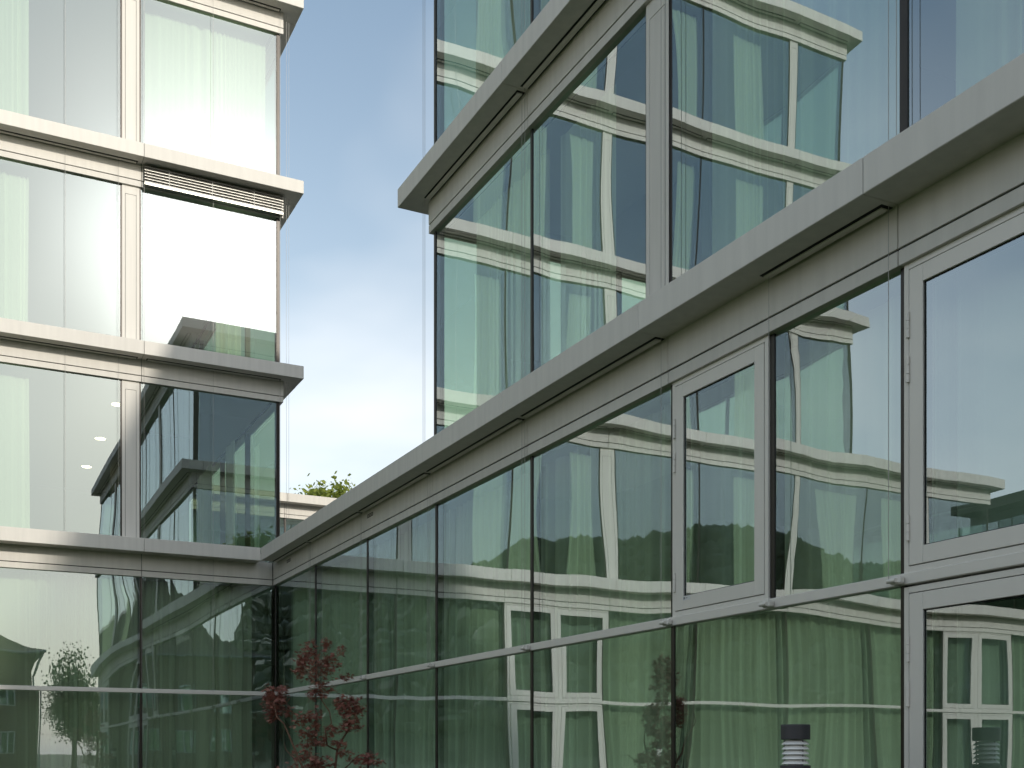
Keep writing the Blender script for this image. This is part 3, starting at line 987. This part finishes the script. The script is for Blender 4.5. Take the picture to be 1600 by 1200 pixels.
# ================================================================== red maple in front of the inner corner
DEP = 12.0
base = at_fwd(508, 1178, DEP); base.z = 0
MT = thing('maple_tree', base, 'slender dark red maple in front of the inner corner', 'tree')
rm_ = random.Random(21)
def mp(u, v, dd=0.0):
    return at_fwd(u, v, DEP + dd)
fork = mp(512, 1290)
limbs = [
    ([base, base + Vector((.02, 0, .35)), fork, mp(522, 1215, .1), mp(527, 1172, .15), mp(535, 1155, .15), mp(545, 1140, .1), mp(548, 1110)], .022),
    ([mp(527, 1172, .15), mp(517, 1168, .1), mp(511, 1164), mp(508, 1140, -.1), mp(518, 1130), mp(515, 1112), mp(503, 1095), mp(498, 1070), mp(497, 1040), mp(500, 1015)], .010),
    ([fork, mp(480, 1215, -.1), mp(463, 1177, -.2), mp(452, 1150, -.2), mp(443, 1130, -.25), mp(432, 1120, -.25), mp(428, 1095, -.2)], .016),
    ([mp(466, 1195, -.15), mp(455, 1180, -.1), mp(447, 1172, -.05), mp(444, 1160)], .007),
    ([mp(515, 1112), mp(500, 1090), mp(492, 1092), mp(488, 1075)], .006),
    ([mp(522, 1215, .1), mp(545, 1195, .2), mp(560, 1180, .3), mp(578, 1182, .35)], .008),
    ([mp(480, 1215, -.1), mp(488, 1185, -.1), mp(480, 1160), mp(482, 1140)], .008),
]
parts = []
for pts, r0 in limbs:
    n_ = len(pts)
    parts.append(tube_geo(pts, [r0 * (1 - .72 * i / (n_ - 1)) for i in range(n_)], 7))
clumps = [  # u, v, ru, rv, leaves
    (492, 1042, 27, 22, 330), (485, 1015, 10, 14, 70), (508, 1008, 8, 10, 60), (532, 1016, 6, 7, 30), (473, 1030, 10, 12, 60), (520, 1033, 12, 13, 70), (465, 1050, 7, 6, 25), (540, 1058, 9, 4, 24),
    (505, 1075, 16, 12, 90), (492, 1085, 12, 8, 40),
    (430, 1100, 16, 20, 260), (420, 1085, 8, 10, 60), (441, 1080, 8, 8, 60), (447, 1110, 8, 8, 30), (425, 1118, 10, 8, 50),
    (545, 1105, 17, 17, 260), (548, 1132, 14, 10, 110), (532, 1098, 10, 9, 60), (562, 1108, 8, 5, 24), (520, 1140, 16, 7, 60),
    (472, 1120, 14, 8, 60), (492, 1122, 14, 14, 90), (478, 1145, 14, 8, 70), (485, 1160, 16, 8, 70), (503, 1158, 12, 8, 50), (462, 1130, 8, 6, 20), (490, 1140, 10, 8, 40),
    (474, 1180, 16, 8, 80), (490, 1190, 18, 9, 90), (510, 1192, 14, 9, 60), (540, 1175, 12, 6, 40), (560, 1188, 16, 6, 70), (582, 1190, 14, 5, 60), (575, 1180, 12, 4, 40), (530, 1160, 10, 6, 25),
    (470, 1205, 26, 14, 120), (520, 1215, 30, 14, 120), (565, 1210, 24, 12, 100),
]
LV, LF = [], []
for u, v_, ru, rv, nl in clumps:
    for _ in range(int(nl * 1.35)):
        while True:
            a, b, c = rm_.uniform(-1, 1), rm_.uniform(-1, 1), rm_.uniform(-1, 1)
            if a * a + b * b + c * c < 1: break
        q_ = 1.0 if rm_.random() < .75 else 1.45
        P0 = mp(u + a * ru * 1.1 * q_, v_ + b * rv * 1.1 * q_, c * ru * .0069)
        droop = Vector((rm_.gauss(0, 1), rm_.gauss(0, 1), rm_.gauss(-.35, .45))).normalized()
        side = droop.cross(Vector((rm_.gauss(0, .4), rm_.gauss(0, .4), 1))).normalized()
        L_ = rm_.uniform(.030, .056)
        for ang, ln in ((0, 1), (.55, .9), (-.55, .9), (1.15, .62), (-1.15, .62)):
            d = (droop * cos(ang) + side * sin(ang))
            nn = droop.cross(side)
            d = (d + nn * rm_.uniform(-.2, .2)).normalized()
            w2 = d.cross(nn).normalized() * L_ * ln * .13
            o = len(LV)
            LV += [tuple(P0), tuple(P0 + d * L_ * ln * .5 + w2), tuple(P0 + d * L_ * ln), tuple(P0 + d * L_ * ln * .5 - w2)]
            LF.append((o, o + 1, o + 2, o + 3))
v, f = join_geo(parts)
link('trunk', v, f, 'bark', MT, smooth=True)
link('crown', LV, LF, 'maple', MT)
print('objects', len(bpy.data.objects), 'tris', sum(len(m.polygons) for m in bpy.data.meshes))
